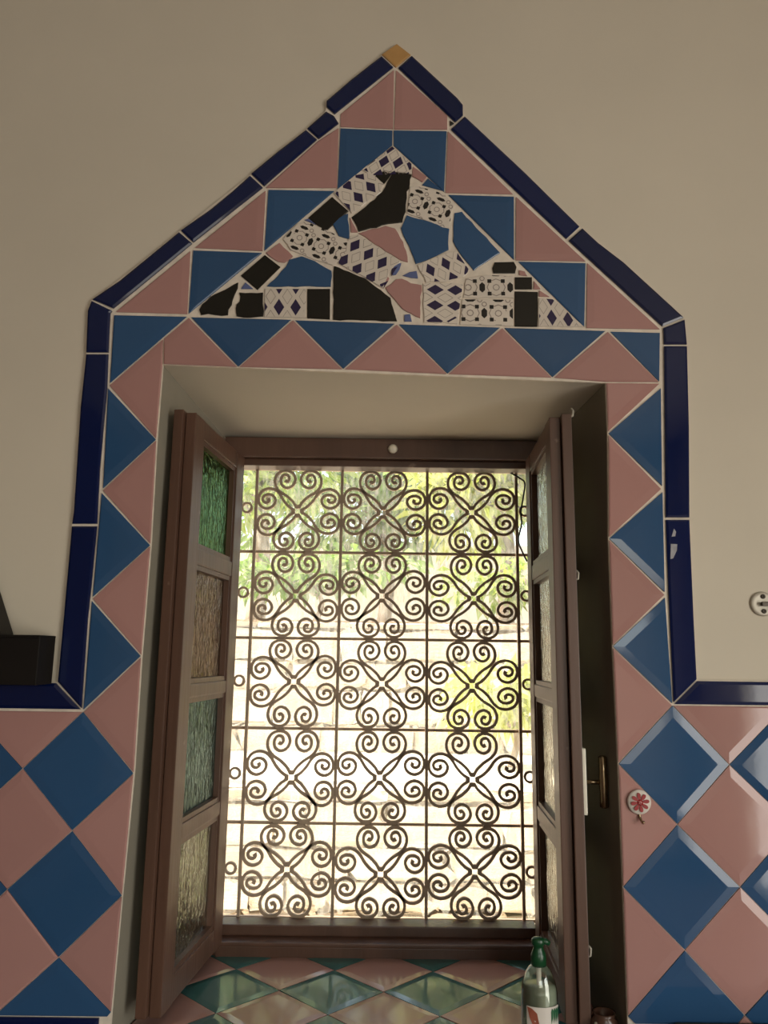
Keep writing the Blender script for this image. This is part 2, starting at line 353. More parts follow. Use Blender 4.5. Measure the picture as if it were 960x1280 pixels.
# ---- gable: navy border strips with their uneven outer edges
def strip(pts): return tile(pts, 'navy', name='border_tile', top=.011, gap=.0013, bev=(.004,), drop=.002)
strip([(477, 69), (492.5, 83.5), (418, 143), (407.5, 133.5), (407.5, 126), (440, 98)])
strip([(407.5, 138.5), (418, 144.5), (424, 154), (398, 174), (383, 160.5)])
strip([(382.5, 161.5), (397, 174), (330, 233), (313, 217), (347, 189)])
strip([(312.5, 218.5), (329.5, 234), (241.5, 303.3), (225, 288), (262, 262), (290, 239)])
strip([(223.8, 289), (241, 304), (141.5, 386), (114, 374.5), (150, 350), (190, 317)])
strip([(514.7, 68.7), (497, 84.7), (569, 153.3), (579.5, 144), (579.3, 131), (572, 122)])
strip([(581, 145), (562.8, 161.5), (708, 299), (725.5, 283), (655, 214)])
strip([(728, 284.5), (710, 300.5), (828, 408.5), (856, 397), (780, 327.5), (748, 303)])
tile([(562, 149.3), (568.5, 153.6), (562.3, 158)], 'black', name='border_tile', bev=(.0008,))
tile([(496, 54), (476.7, 67.5), (494.7, 84), (514, 68)], 'ochre', name='border_tile')
# ---- navy strips down the sides and along the dado
strip([(114, 375), (141, 388), (138.5, 391.5), (136.2, 441), (107, 441), (109, 388)])
strip([(107, 442), (136.2, 442), (134.5, 485), (125.6, 586), (122, 655.5), (89.3, 655.5), (91.6, 640), (100, 509)])
strip([(89, 657), (122, 657), (115, 731), (110.4, 774), (102.5, 887), (71.7, 852.5), (83.4, 722)])
strip([(828.5, 409.5), (856.5, 398.5), (859.5, 431), (829.5, 431)])
strip([(829.5, 432), (859.5, 432), (862, 534), (862.6, 647.5), (831.6, 647.5)])
sr3 = strip([(831.6, 649), (862.6, 649), (867.7, 771), (871.6, 849.5), (841.5, 879.5), (835, 741)])
for pts in ([(842, 661), (844.5, 665), (843.5, 670.5), (839, 671)], [(838, 680), (846, 680.5), (845.5, 688), (841, 698), (837.5, 699)]):
    c = ccw(PP(pts)); meshobj('glaze_chip', [(x, -.0116, z) for x, z in c] + [(x, -.0095, z) for x, z in c], [tuple(range(len(c)))] + [(i, (i + 1) % len(c), len(c) + (i + 1) % len(c), len(c) + i) for i in range(len(c))], M['chip'], sr3)
a, b = P(871.7, 850.5), P(841.2, 881); x = a[0]; k = 0
zt, zb = a[1], b[1]
xs = [.0] + [.2 * i + .17 for i in range(12)]
for i in range(9):
    x0, x1 = a[0] + (0 if i == 0 else .19 * i), min(a[0] + .19 * (i + 1), XR)
    if x0 >= XR - .01: break
    slab('border_tile', [(b[0], zb), (x1, zb), (x1, zt), (a[0], zt)] if i == 0 else [(x0, zb), (x1, zb), (x1, zt), (x0, zt)], M['navy'], wall, top=.011, gap=.0013, bev=(.006,), drop=.0025, tilt=.008)
a, b = P(70, 853), P(102.5, 887.5); zt2, zb2 = a[1], b[1]
for i in range(9):
    x1, x0 = a[0] - .19 * i, max(a[0] - .19 * (i + 1), XL)
    if x1 <= XL + .01: break
    slab('border_tile', [(x0, zb2), (b[0] if i == 0 else x1, zb2), (x1, zt2), (x0, zt2)], M['navy'], wall, top=.011, gap=.0013, bev=(.006,), drop=.0025, tilt=.008)
# ---- gable steps
for p in ([(493, 86.5), (425.3, 142), (425, 158), (491.7, 160.8)], [(495, 86.5), (559.5, 144), (559.5, 161.5), (492.5, 161.2)],
          [(423.7, 159), (421.5, 234.5), (331.5, 234.5), (398, 175)], [(559.8, 163), (642, 242.5), (556.6, 240.6)],
          [(332.5, 237), (328.5, 313.5), (242.5, 309.5)], [(645, 245), (733, 326.5), (644.4, 325)],
          [(238.2, 312.5), (234.2, 392.3), (144, 389.8)], [(734, 327.5), (826, 411.5), (733, 409.8)]):
    tile(p, 'pink', 'axis')
for p in ([(425.2, 159.8), (491, 162.2), (490.6, 181), (421.5, 236.5)], [(491.8, 162.2), (558.8, 163), (555.5, 240), (491.8, 181.5)],
          [(335, 236.5), (418.5, 238), (330, 313.5)], [(560, 243), (643, 245), (643, 325)],
          [(241, 312.3), (328, 315.5), (235, 392.5)], [(647.5, 326.3), (732.5, 328.3), (731, 409)]):
    tile(p, 'blue', 'axis')
# ---- band over the opening
for p in ([(142, 393.3), (234, 395.2), (136.8, 479)], [(238, 396), (364.5, 399), (297.5, 458.2)], [(368, 399.5), (494, 404), (429, 461)],
          [(498, 404.8), (626, 408.7), (559.5, 467)], [(630, 409.3), (758, 413), (691, 471.5)], [(762.5, 413.8), (825.5, 415.5), (824.6, 477)]):
    tile(p, 'blue', 'diag')
for p in ([(236, 396.5), (297, 458.6), (204, 455), (204.5, 423)], [(366.3, 399.5), (428.5, 461.5), (298.3, 458.6)], [(496, 405), (559, 467.5), (430, 461.5)],
          [(628, 409.5), (690.5, 472), (560, 467.5)], [(760, 414), (824.5, 477.5), (757.5, 477.3), (692, 472)],
          [(203.8, 423.5), (136, 481.5), (195, 548.5), (203, 456)], [(757.8, 478.3), (825.5, 479), (760.2, 540)]):
    tile(p, 'pink', 'diag')
# ---- zigzag down both jambs
for p in ([(134.5, 484), (195, 549), (128, 611)], [(126.5, 615), (187.7, 681.3), (115, 747)], [(114, 750), (176, 820), (103.6, 888)],
          [(826.8, 484), (828.3, 608), (760.6, 541.5)], [(829, 614), (831.6, 741), (761.3, 673)], [(832, 746), (841, 880), (766, 808)]):
    tile(p, 'blue', 'diag')
for p in ([(195.3, 549.5), (188, 680.5), (128, 613)], [(187.8, 682), (176.5, 819.5), (115.3, 748.5)], [(176.2, 821), (167, 966.5), (103.8, 890)],
          [(760.5, 542.8), (827.3, 611), (761.2, 672)], [(761.5, 674.2), (831.4, 743.5), (765.8, 807)], [(766.2, 809.3), (840.7, 881.5), (773, 954.5)]):
    tile(p, 'pink', 'diag')
# ---- dado: diamond lattice on both sides, carried on beyond the frame at the same pitch
def dado(A, B, C, sgn, ztop, xlim):
    A, B, C = PP(A), PP(B), PP(C)
    pitch = (A[0][1] - A[2][1]) / 2; hx = abs(A[1][0] - C[0][0]); step = sgn * 2 * .1065
    A.append((A[2][0] * 2 - A[1][0], A[2][1] - pitch))
    if len(C) < 3: C.append((C[1][0] * 2 - C[0][0], C[1][1] - pitch))
    win = [(min(xlim, 0), ZB), (max(xlim, 0), ZB), (max(xlim, 0), ztop), (min(xlim, 0), ztop)]
    sh = lambda p, k: (p[0] + step * k, p[1])
    def put(poly, m):
        q = clip(ccw(poly), win)
        if len(q) > 2 and abs(area(ccw(q))) > 8e-5: slab('tile', q, M[m], wall, wide='diag', tilt=.008)
    n = int((abs(xlim) - .45) / .213) + 1
    for i in range(3):
        put([A[i], B[i], A[i + 1], C[i]], 'blue')
        if i: put([B[i - 1], B[i], A[i]], 'pink')
        for k in range(n):
            CA, NA = sh(A[i], k), sh(A[i], k + 1)
            if i == 0: put([CA, sh(C[0], k), NA], 'pink')
            put([sh(C[i], k), sh(A[i + 1], k), sh(C[i + 1], k) if i < 2 else (sh(C[i], k)[0], C[i][1] - pitch), sh(A[i + 1], k + 1)], 'pink')
            if k: put([CA, sh(C[i], k - 1), sh(A[i + 1], k), sh(C[i], k)], 'blue')
dado([(103.4, 889.6), (89.8, 1038.6), (73, 1197)], [(166.7, 967), (152.3, 1120), (138.7, 1266)], [(28, 960.8), (8.6, 1112)], -1, zb2, XL)
dado([(841, 881.6), (847, 1030.6), (856.4, 1188)], [(773.3, 955), (779, 1109), (785, 1271)], [(912, 956), (925.6, 1109), (931.5, 1269.6)], 1, zb, XR)
# navy course under the dado
for s, xa, xb in ((-1, XL, P(138.7, 1266)[0]), (1, P(785, 1271)[0], XR)):
    x = xa
    while x < xb - .03:
        x1 = min(x + .2, xb); slab('border_tile', [(x, ZB - .055), (x1, ZB - .055), (x1, ZB - .001), (x, ZB - .001)], M['navy'], wall, top=.011, bev=(.006,), drop=.0025, tilt=.006); x = x1

# ------------------------------------------------------------------ broken-tile mosaic in the gable
Z1, Z2, Z5, Z6 = zoom(220, 160, 3.692), zoom(480, 160, 3.692), zoom(400, 170, 4.8), zoom(420, 280, 5.3333)
def ragged(p, amt=.0014):
    """break the long edges a little, as nipped tile breaks"""
    p = ccw(p); out = []
    for i in range(len(p)):
        a, b = p[i], p[(i + 1) % len(p)]; L = math.hypot(b[0] - a[0], b[1] - a[1]); out.append(a); n = int(L / .016)
        for k in range(1, n + 1):
            t = k / (n + 1); o = random.uniform(-amt, amt); out.append((a[0] + (b[0] - a[0]) * t - (b[1] - a[1]) / L * o, a[1] + (b[1] - a[1]) * t + (b[0] - a[0]) / L * o))
    return out
def shard(Z, pts, m, rag=True, amt=.0014):
    p = Z(pts); q = ragged(p, amt) if rag else p
    return slab('tile_shard', q, M[m], wall, top=.0085, gap=.0003, bev=(.0012,), drop=.0006, tilt=.006), p
def motif(parent, polys, m, window, h=.0088):
    bm = bmesh.new(); w = ccw(inset(hull(window), [.0012] * len(hull(window)))); n = 0
    for p in polys:
        q = clip(ccw(p), w)
        if len(q) > 2 and abs(area(q)) > 2e-6:
            a = [bm.verts.new((x, -h, z)) for x, z in q]; b = [bm.verts.new((x, -h + .001, z)) for x, z in q]
            bm.faces.new(a); n += 1
            for i in range(len(q)): j = (i + 1) % len(q); bm.faces.new((a[i], b[i], b[j], a[j]))
    if n: bmobj('glaze_motif', bm, M[m], parent)
    else: bm.free()
def diamond_print(sh, o, u, v, hu, hv):
    """o, u, v in wall metres: origin diamond, lattice steps; hu, hv half sizes as a share of the steps"""
    piece, win = sh; U, V_, O = Vector(u), Vector(v), Vector(o); dk, ln = [], []
    for i in range(-4, 5):
        for j in range(-4, 5):
            c = O + U * i + V_ * j
            dk.append([tuple(c + U * hu), tuple(c + V_ * hv), tuple(c - U * hu), tuple(c - V_ * hv)])
            e = c + U * .5 + V_ * .5; a = [e + U * hu * .95, e + V_ * hv * .95, e - U * hu * .95, e - V_ * hv * .95]
            for k in range(4):
                p, q = a[k], a[(k + 1) % 4]; ip, iq = e + (p - e) * .9, e + (q - e) * .9
                ln.append([tuple(p), tuple(q), tuple(iq), tuple(ip)])
    motif(piece, dk, 'ink', win); motif(piece, ln, 'inkgrey', win)
def geo_print(sh, o, u, s=.036):
    """repeat of rings, small black squares and long hexagons"""
    piece, win = sh; U = Vector(u).normalized() * s; V_ = Vector((-U.y, U.x)); O = Vector(o); bk, gy = [], []
    def T(c, x, y): return tuple(c + U * x + V_ * y)
    for i in range(-4, 5):
        for j in range(-4, 5):
            c = O + U * i + V_ * j
            for sx, sy in ((-.24, -.24), (.24, -.24), (.24, .24), (-.24, .24)):
                bk.append([T(c, sx + x, sy + y) for x, y in ((-.07, -.07), (.07, -.07), (.07, .07), (-.07, .07))])
            bk.append([T(c, .5 + x, y) for x, y in ((0, -.2), (.1, -.1), (.1, .1), (0, .2), (-.1, .1), (-.1, -.1))])
            bk.append([T(c, x, .5 + y) for x, y in ((-.2, 0), (-.1, -.07), (.1, -.07), (.2, 0), (.1, .07), (-.1, .07))])
            for R, cc in ((.13, (0, 0)), (.34, (0, 0)), (.1, (.5, .34)), (.1, (.34, .5))):
                for k in range(8):
                    a, b = 2 * PI * k / 8, 2 * PI * (k + 1) / 8
                    gy.append([T(c, cc[0] + r * math.cos(t), cc[1] + r * math.sin(t)) for r, t in ((R, a), (R, b), (R - .035, b), (R - .035, a))])
    motif(piece, gy, 'inkgrey', win, .0087); motif(piece, bk, 'inkblack', win, .0089)
def vec(Z, a, b): p, q = Z([a, b]); return (q[0] - p[0], q[1] - p[1])

shard(Z1, [(106, 838), (120, 812), (180, 765), (225, 745), (287, 710), (262, 790), (240, 862), (115, 862)], 'black', amt=.003)
shard(Z1, [(290, 757), (402, 757), (402, 868), (280, 868), (275, 830), (292, 800)], 'black', amt=.003)
s = shard(Z1, [(408, 740), (601, 740), (601, 875), (406, 872)], 'white', False); diamond_print(s, Z1([(475, 826)])[0], vec(Z1, (475, 826), (552, 827)), vec(Z1, (475, 826), (476, 728)), .32, .39)
shard(Z1, [(605, 741), (712, 741), (711, 882), (605, 877)], 'black', False)
q6 = lambda pts: PP(pts)
shard(q6, [(417.5, 332), (436, 339), (455.6, 347), (476, 362), (488.4, 372), (492, 386), (496.5, 401.3), (416, 399.3)], 'black')
shard(Z1, [(418, 729), (470, 680), (505, 640), (522, 606), (580, 590), (640, 612), (718, 657), (715, 731)], 'blue')
shard(Z1, [(298, 680), (410, 584), (482, 640), (375, 746)], 'black', False)
shard(Z1, [(298, 741), (320, 710), (357, 741)], 'slate', False)
shard(Z1, [(413, 574), (478, 528), (540, 590), (500, 620), (470, 616)], 'pink')
s = shard(Z1, [(492, 512), (560, 440), (600, 428), (700, 470), (795, 520), (780, 590), (722, 632), (620, 600), (528, 562)], 'white'); geo_print(s, Z1([(570, 506)])[0], vec(Z1, (570, 506), (690, 553)), .050)
shard(Z1, [(608, 415), (720, 316), (797, 382), (690, 476)], 'black', False)
shard(Z1, [(590, 422), (612, 416), (648, 446)], 'slate', False)
s = shard(Z5, [(82, 340), (210, 232), (310, 215), (385, 287), (370, 335), (190, 462)], 'white'); diamond_print(s, Z5([(230, 367)])[0], vec(Z5, (230, 367), (305, 305)), vec(Z5, (230, 367), (162, 292)), .31, .43)
s = shard(Z5, [(250, 200), (390, 95), (433, 58), (470, 90), (552, 165), (552, 226), (440, 212), (385, 205), (325, 238)], 'white'); diamond_print(s, Z5([(384, 152)])[0], vec(Z5, (384, 152), (468, 160)), vec(Z5, (384, 152), (420, 70)), .38, .44)
shard(Z5, [(325, 240), (385, 208), (430, 222), (385, 285)], 'black')
shard(Z5, [(440, 212), (552, 230), (540, 290), (522, 330), (515, 450), (495, 515), (410, 525), (230, 572), (188, 486), (300, 395), (370, 335)], 'black', amt=.002)
shard(Z5, [(558, 180), (642, 242), (615, 275), (553, 240)], 'pink')
shard(Z5, [(648, 252), (738, 326), (612, 292)], 'blue', False)
s = shard(Z5, [(540, 300), (580, 296), (700, 330), (750, 350), (808, 412), (790, 450), (775, 550), (735, 552), (620, 500), (520, 460)], 'white'); geo_print(s, Z5([(570, 392)])[0], vec(Z5, (570, 392), (718, 446)), .050)
shard(Z5, [(178, 482), (227, 575), (184, 576)], 'pink', False)
shard(Z5, [(76, 528), (110, 490), (170, 462), (176, 616), (112, 598)], 'blue')
shard(Z2, [(78, 460), (105, 400), (190, 425), (302, 464), (299, 560), (220, 598), (146, 626)], 'blue')
shard(Z2, [(325, 390), (360, 384), (450, 482), (537, 575), (415, 657), (360, 590), (318, 520)], 'blue')
shard(Z6, [(148, 60), (240, 30), (330, 10), (395, 28), (430, 90), (470, 180), (480, 252), (430, 240), (300, 155)], 'pink', amt=.002)
s = shard(Z6, [(92, 75), (150, 68), (300, 162), (435, 252), (380, 290), (342, 360), (320, 430), (190, 352), (10, 262)], 'white'); diamond_print(s, Z6([(217, 200)])[0], vec(Z6, (217, 200), (308, 258)), vec(Z6, (217, 200), (294, 100)), .31, .41)
shard(Z6, [(372, 320), (385, 280), (410, 260), (438, 258), (425, 300), (400, 335), (378, 340)], 'slate', False)
shard(Z6, [(443, 342), (490, 318), (538, 310), (548, 360), (500, 357)], 'slate', False)
shard(Z6, [(328, 422), (400, 365), (440, 362), (500, 392), (572, 405), (566, 520), (562, 626), (500, 595), (440, 562), (380, 490)], 'pink', amt=.002)
shard(Z6, [(298, 405), (346, 348), (357, 362), (320, 416)], 'pink', False)
shard(Z6, [(455, 602), (495, 598), (507, 648), (455, 648)], 'slate', False)
s = shard(Z6, [(545, 272), (660, 218), (760, 182), (806, 180), (888, 300), (880, 325), (850, 352), (720, 385), (600, 388), (565, 320)], 'white'); diamond_print(s, Z6([(630, 306)])[0], vec(Z6, (630, 306), (732, 264)), vec(Z6, (630, 306), (680, 404)), .29, .44)
s = shard(Z6, [(580, 393), (740, 388), (850, 402), (835, 480), (812, 662), (585, 655)], 'white'); diamond_print(s, Z6([(662, 437)])[0], vec(Z6, (662, 437), (797, 441)), vec(Z6, (662, 437), (660, 541)), .42, .32)
s = shard(Z2, [(380, 692), (470, 676), (600, 682), (600, 784), (365, 781)], 'white'); geo_print(s, Z2([(518, 735)])[0], vec(Z2, (518, 735), (640, 735)), .0585)
s = shard(Z2, [(360, 788), (598, 790), (598, 914), (350, 906)], 'white', False); geo_print(s, Z2([(528, 855)])[0], vec(Z2, (528, 855), (640, 857)), .0585)
shard(Z2, [(510, 618), (600, 616), (613, 640), (606, 669), (505, 669), (500, 645)], 'black', False)
shard(Z2, [(604, 687), (684, 687), (684, 743), (604, 743)], 'black', False)
shard(Z2, [(603, 752), (711, 755), (709, 916), (603, 915)], 'black', False)
shard(Z2, [(622, 654), (650, 660), (662, 682), (624, 677)], 'pink', False)
shard(Z2, [(692, 702), (724, 742), (690, 742)], 'pink', False)
shard(Z2, [(716, 746), (766, 778), (714, 776)], 'pink', False)
s = shard(Z2, [(715, 782), (780, 788), (850, 850), (925, 916), (713, 916)], 'white'); diamond_print(s, Z2([(775, 874)])[0], vec(Z2, (775, 874), (850, 884)), vec(Z2, (775, 874), (768, 784)), .31, .41)

# ------------------------------------------------------------------ window sill with diamond tiles
sillp = [(-.474, .001), (.445, .001), (.415, .435), (-.415, .435)]
bm = bmesh.new(); lo = [bm.verts.new((x, y, SZ - .045)) for x, y in sillp]; hi = [bm.verts.new((x, y, SZ - .004)) for x, y in sillp]
bm.faces.new(lo[::-1]); bm.faces.new(hi)
for i in range(4): j = (i + 1) % 4; bm.faces.new((lo[i], lo[j], hi[j], hi[i]))
sill = tag(bmobj('trim_1', bm, M['darkgrout']), 'window sill laid with pink and teal diamond tiles', 'window sill', kind='structure')
smap = lambda u, v, h: (u, v, SZ - .0085 + h)
for i in range(-5, 6):
    for j in range(-5, 6):
        if (i + j) % 2: continue
        cx, cy = -.096 + i * .1085, .245 + j * .107
        for m, ox in (('teal' if i % 2 == 0 else 'sillpink', 0),):
            q = clip(ccw([(cx - .1085, cy), (cx, cy - .107), (cx + .1085, cy), (cx, cy + .107)]), ccw(sillp))
            if len(q) > 2 and abs(area(ccw(q))) > 3e-4: slab('tile', q, M[m], sill, base=.002, top=.0085, gap=.001, wide='diag', drop=.0012, mp=smap, tilt=.008)

# ------------------------------------------------------------------ window: fixed frame
FY0, FY1 = .425, .49
win = empty('window_1', (0, FY0, SZ)); tag(win, 'brown painted timber window frame set deep in the wall', 'window', kind='structure')
def wbox(name, lo, hi, m='wood', par=None, bev=.003): return adopt(box(name, lo, hi, M[m], None, None, bev), par or win)
wbox('frame_head', (-.414, FY0, 2.0), (.414, FY1, 2.052)); wbox('head_bead', (-.385, FY0 + .022, 1.982), (.385, FY1 + .01, 2.0))
for sx in (-1, 1): wbox('frame_jamb', (min(sx * .414, sx * .375), FY0, SZ), (max(sx * .414, sx * .375), FY1, 2.0))
wbox('frame_base', (-.375, FY0 - .006, SZ - .003), (.375, FY1 + .02, .838)); wbox('frame_ledge', (-.375, FY0 - .012, .838), (.375, FY1 + .02, .848))
wbox('frame_bottom_rail', (-.375, FY0 + .03, .848), (.375, FY1 + .02, .872))
bm = bmesh.new(); bm_lathe(bm, [(0, -.010), (.009, -.008), (.013, 0), (.008, .007), (0, .009)], 10, lambda x, y, z: at(491, 561, FY0 - .004) + Vector((x, z * .7, y)))
adopt(bmobj('hook_eye', bm, M['ivory'], None, True), win)

# ------------------------------------------------------------------ casements
ZC = dict(top=1.995, p=[(1.718, 1.952), (1.437, 1.682), (1.166, 1.408), (.892, 1.135)], bot=.842)
def casement(name, hinge, free, sgn, glasses, label):
    hx, hy = hinge; fx, fy = free; L = math.hypot(fx - hx, fy - hy); dx, dy = (fx - hx) / L, (fy - hy) / L
    nx, ny = -dy * sgn, dx * sgn
    if nx * sgn < 0: nx, ny = -nx, -ny
    f = lambda s, t, z: (hx + dx * s + nx * t, hy + dy * s + ny * t, z)
    root = empty(name, (hx, hy, ZC['bot'])); tag(root, label, 'casement')
    def part(n, lo, hi, m='wood', par=None, bev=.002): return adopt(box(n, lo, hi, M[m], None, f, bev), par or root)
    T = .042; S0, S1 = .062, .060
    part('stile', (0, 0, ZC['bot']), (S0, T, ZC['top'])); part('stile', (L - S1, 0, ZC['bot']), (L, T * .52, ZC['top']))
    part('meeting_strip', (L - S1, T * .56, ZC['bot'] + .002), (L + .012, T + .002, ZC['top'] + .004))
    zs = [ZC['top']] + [v for p in ZC['p'] for v in (p[1], p[0])] + [ZC['bot']]
    for i in range(0, 10, 2):
        part('rail', (S0, .001, zs[i + 1]), (L - S1, T - .001, zs[i]), bev=.004)
    for (z0, z1), g in zip(ZC['p'], glasses):
        pn = part('pane', (S0 - .003, .016, z0 - .003), (L - S1 + .003, .020, z1 + .003), g, bev=0)
        bm = bmesh.new()
        for lo, hi in (((S0, .004, z0), (S0 + .010, .016, z1)), ((L - S1 - .010, .004, z0), (L - S1, .016, z1)), ((S0 + .010, .004, z0), (L - S1 - .010, .016, z0 + .010)), ((S0 + .010, .004, z1 - .010), (L - S1 - .010, .016, z1))):
            bm_box(bm, lo, hi, f)
        adopt(bmobj('glazing_bead', bm, M['wood']), pn)
    for z in (1.05, 1.78):                    # hinge knuckles against the frame
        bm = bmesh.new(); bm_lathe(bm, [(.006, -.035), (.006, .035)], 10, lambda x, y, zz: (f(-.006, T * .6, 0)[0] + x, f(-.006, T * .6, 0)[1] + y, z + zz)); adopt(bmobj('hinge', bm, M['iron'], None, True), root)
    return root, f, L, T
GL = ['glass_green_refl', 'glass_amber_refl', 'glass_teal', 'glass_clear']
casL, fL, LL, TL = casement('window_casement', (-.360, .418), (-.396, .045), -1, GL, 'open casement with rippled panes tinted by painted reflections, one teal, no handle')
casR, fR, LR, TR = casement('window_casement', (.362, .418), (.344, .045), 1, ['glass_clear'] * 4, 'open casement with pale rippled panes and a pull handle')
# espagnolette pull on the room side of the right casement
s0 = LR - .022
hp = adopt(box('handle_plate', (s0 - .018, TR, 1.203), (s0 + .018, TR + .012, 1.327), M['ivory'], None, fR, .004), casR); tag(hp, 'brass handle plate with reflected door light put into its ivory colour')
bm = bmesh.new(); bm_tube(bm, [fR(s0, TR + .010, 1.262), fR(s0, TR + .044, 1.262)], .0042, 10)
adopt(bmobj('spindle', bm, M['brass'], None, True), casR)
bm = bmesh.new(); pts = [(z, w) for z, w in ((-.049, .005), (-.046, .0085), (-.02, .0078), (0, .0095), (.02, .0078), (.046, .0085), (.049, .005))]
rings = []
for z, w in pts:
    rings.append([bm.verts.new(fR(s0 + w * 1.1 * math.cos(a), TR + .047 + w * math.sin(a), 1.263 + z)) for a in [2 * PI * k / 12 for k in range(12)]])
for a, b in zip(rings, rings[1:]):
    for k in range(12): bm.faces.new((a[k], a[(k + 1) % 12], b[(k + 1) % 12], b[k]))
bm.faces.new(rings[0]); bm.faces.new(rings[-1])
tag(adopt(bmobj('pull_handle', bm, M['brass'], None, True), casR), 'brass pull handle')
for px, py in ((716, 517), (724, 720), (737, 1190)):
    z = at(px, py, .04).z; bm = bmesh.new(); bm_tube(bm, [fR(LR + .004, TR + .001, z - .008), fR(LR + .004, TR + .006, z - .006), fR(LR + .004, TR + .007, z + .006), fR(LR + .004, TR + .003, z + .011)], .0022, 6)
    adopt(bmobj('nail_hook', bm, M['steel'], None, True), casR)

# ------------------------------------------------------------------ wrought-iron grille
GY = .512
gx = [-.341, -.113, .115, .353]; gz = [1.990, 1.765, 1.540, 1.314, 1.087, .868]
gr = tag(empty('window_grille', (0, GY, .868)), 'brown wrought-iron grille of heart-shaped scrolls in the window', 'grille')
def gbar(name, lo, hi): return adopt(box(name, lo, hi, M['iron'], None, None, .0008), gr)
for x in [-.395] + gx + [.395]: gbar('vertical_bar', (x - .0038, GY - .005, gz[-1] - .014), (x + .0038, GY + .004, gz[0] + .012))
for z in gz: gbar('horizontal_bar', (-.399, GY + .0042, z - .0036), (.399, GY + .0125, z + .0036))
LOBE = [(.025, .075), (.10, .20), (.24, .33), (.41, .44), (.51, .56), (.535, .72), (.46, .87), (.29, .935), (.13, .875), (.065, .73), (.125, .585), (.26, .53), (.375, .60), (.395, .735), (.33, .83), (.235, .815), (.205, .735), (.25, .675), (.305, .70)]
def ribbon(bm, pts, w=.0035, d=.0045):       # flat bar swept in the grille plane
    n = len(pts); rings = []
    for i, p in enumerate(pts):
        t = pts[min(i + 1, n - 1)] - pts[max(i - 1, 0)]; t = t / max(t.length, 1e-9); nn = Vector((-t.y, t.x)) * w * (1 if i < n - 6 else 1.0 + .07 * (i - n + 6))
        rings.append([bm.verts.new((p.x + s * nn.x, GY + e * d, p.y + s * nn.y)) for s, e in ((1, -1), (1, 1), (-1, 1), (-1, -1))])
    for a, b in zip(rings, rings[1:]):
        for k in range(4): bm.faces.new((a[k], a[(k + 1) % 4], b[(k + 1) % 4], b[k]))
    bm.faces.new(rings[0]); bm.faces.new(rings[-1])
for r in range(5):
    for c in range(3):
        x0, x1, z1, z0 = gx[c], gx[c + 1], gz[r], gz[r + 1]
        ctr = Vector(((x0 + x1) / 2 + random.uniform(-.004, .004), (z0 + z1) / 2 + random.uniform(-.006, .004)))
        for q in range(4):
            edge = [z1 - ctr.y, x1 - ctr.x, ctr.y - z0, ctr.x - x0][q] - .0055
            bm = bmesh.new(); ca, sa = math.cos(-q * PI / 2), math.sin(-q * PI / 2); sk = random.uniform(-.035, .035)
            for mir in (-1, 1):
                spread = random.uniform(.97, 1.06)
                pp = []
                for x, y in LOBE:
                    X, Y = mir * x * .113 * spread + sk * .1 * y, y / .935 * edge
                    pp.append(Vector((ctr.x + ca * X - sa * Y, ctr.y + sa * X + ca * Y)))
                ribbon(bm, spline(pp, 4))
            # weld joining the two stems at the centre, and the two welds to the bar
            o = Vector((ca * 0 - sa * .012, sa * 0 + ca * .012))
            bm_box(bm, (ctr.x + o.x - .005, GY - .0055, ctr.y + o.y - .005), (ctr.x + o.x + .005, GY + .0055, ctr.y + o.y + .005))
            for mir in (-1, 1):
                X, Y = mir * .29 * .113 + sk * .1, edge + .001
                wx, wy = ctr.x + ca * X - sa * Y, ctr.y + sa * X + ca * Y; ex, ey = (.009, .005) if q % 2 == 0 else (.005, .009)
                bm_box(bm, (wx - ex, GY - .0058, wy - ey), (wx + ex, GY + .006, wy + ey))
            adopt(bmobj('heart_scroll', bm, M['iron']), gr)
for r in range(5):
    for x in (-.365, .374):
        z = (gz[r] + gz[r + 1]) / 2 + .004; bm = bmesh.new()
        pts = [Vector((x + .0125 * math.cos(a), z + .0125 * math.sin(a))) for a in [2 * PI * k / 20 for k in range(21)]]
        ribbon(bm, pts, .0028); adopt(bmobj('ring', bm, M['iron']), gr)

# torn plastic film tied behind the grille
nx_, nz_ = 44, 40; V = []; Fc = []
for i in range(nx_ + 1):
    x = -.405 + .81 * i / nx_; zb_ = .885 + .03 * abs(math.sin(i * .9)) * random.random() - (.02 if i % 7 < 4 else -.012)
    for j in range(nz_ + 1):
        t = j / nz_; z = zb_ + (2.01 - zb_) * t
        V.append((x, .534 + .004 * math.sin(x * 21 + z * 5) + .003 * math.sin(z * 17 - x * 9), z))
for i in range(nx_):
    for j in range(nz_):
        a = i * (nz_ + 1) + j; Fc.append((a, a + 1, a + nz_ + 2, a + nz_ + 1))
tag(meshobj('plastic_film', V, Fc, M['film'], None, True), 'clouded plastic film with torn lower edge behind the grille', 'plastic film')
# loose cable at the top corner of the grille
bm = bmesh.new(); bm_tube(bm, spline([at(632, 587, .497), at(640, 592, .495), at(650, 598, .495), at(656, 604, .496), at(654, 622, .498), at(651, 640, .498), at(652, 655, .498), at(648, 675, .498), at(653, 690, .500), at(659, 702, .500)], 5), .0022, 6)
tag(bmobj('loose_cable', bm, M['cable'], None, True), 'thin black cable dangling at the upper corner of the grille', 'cable')

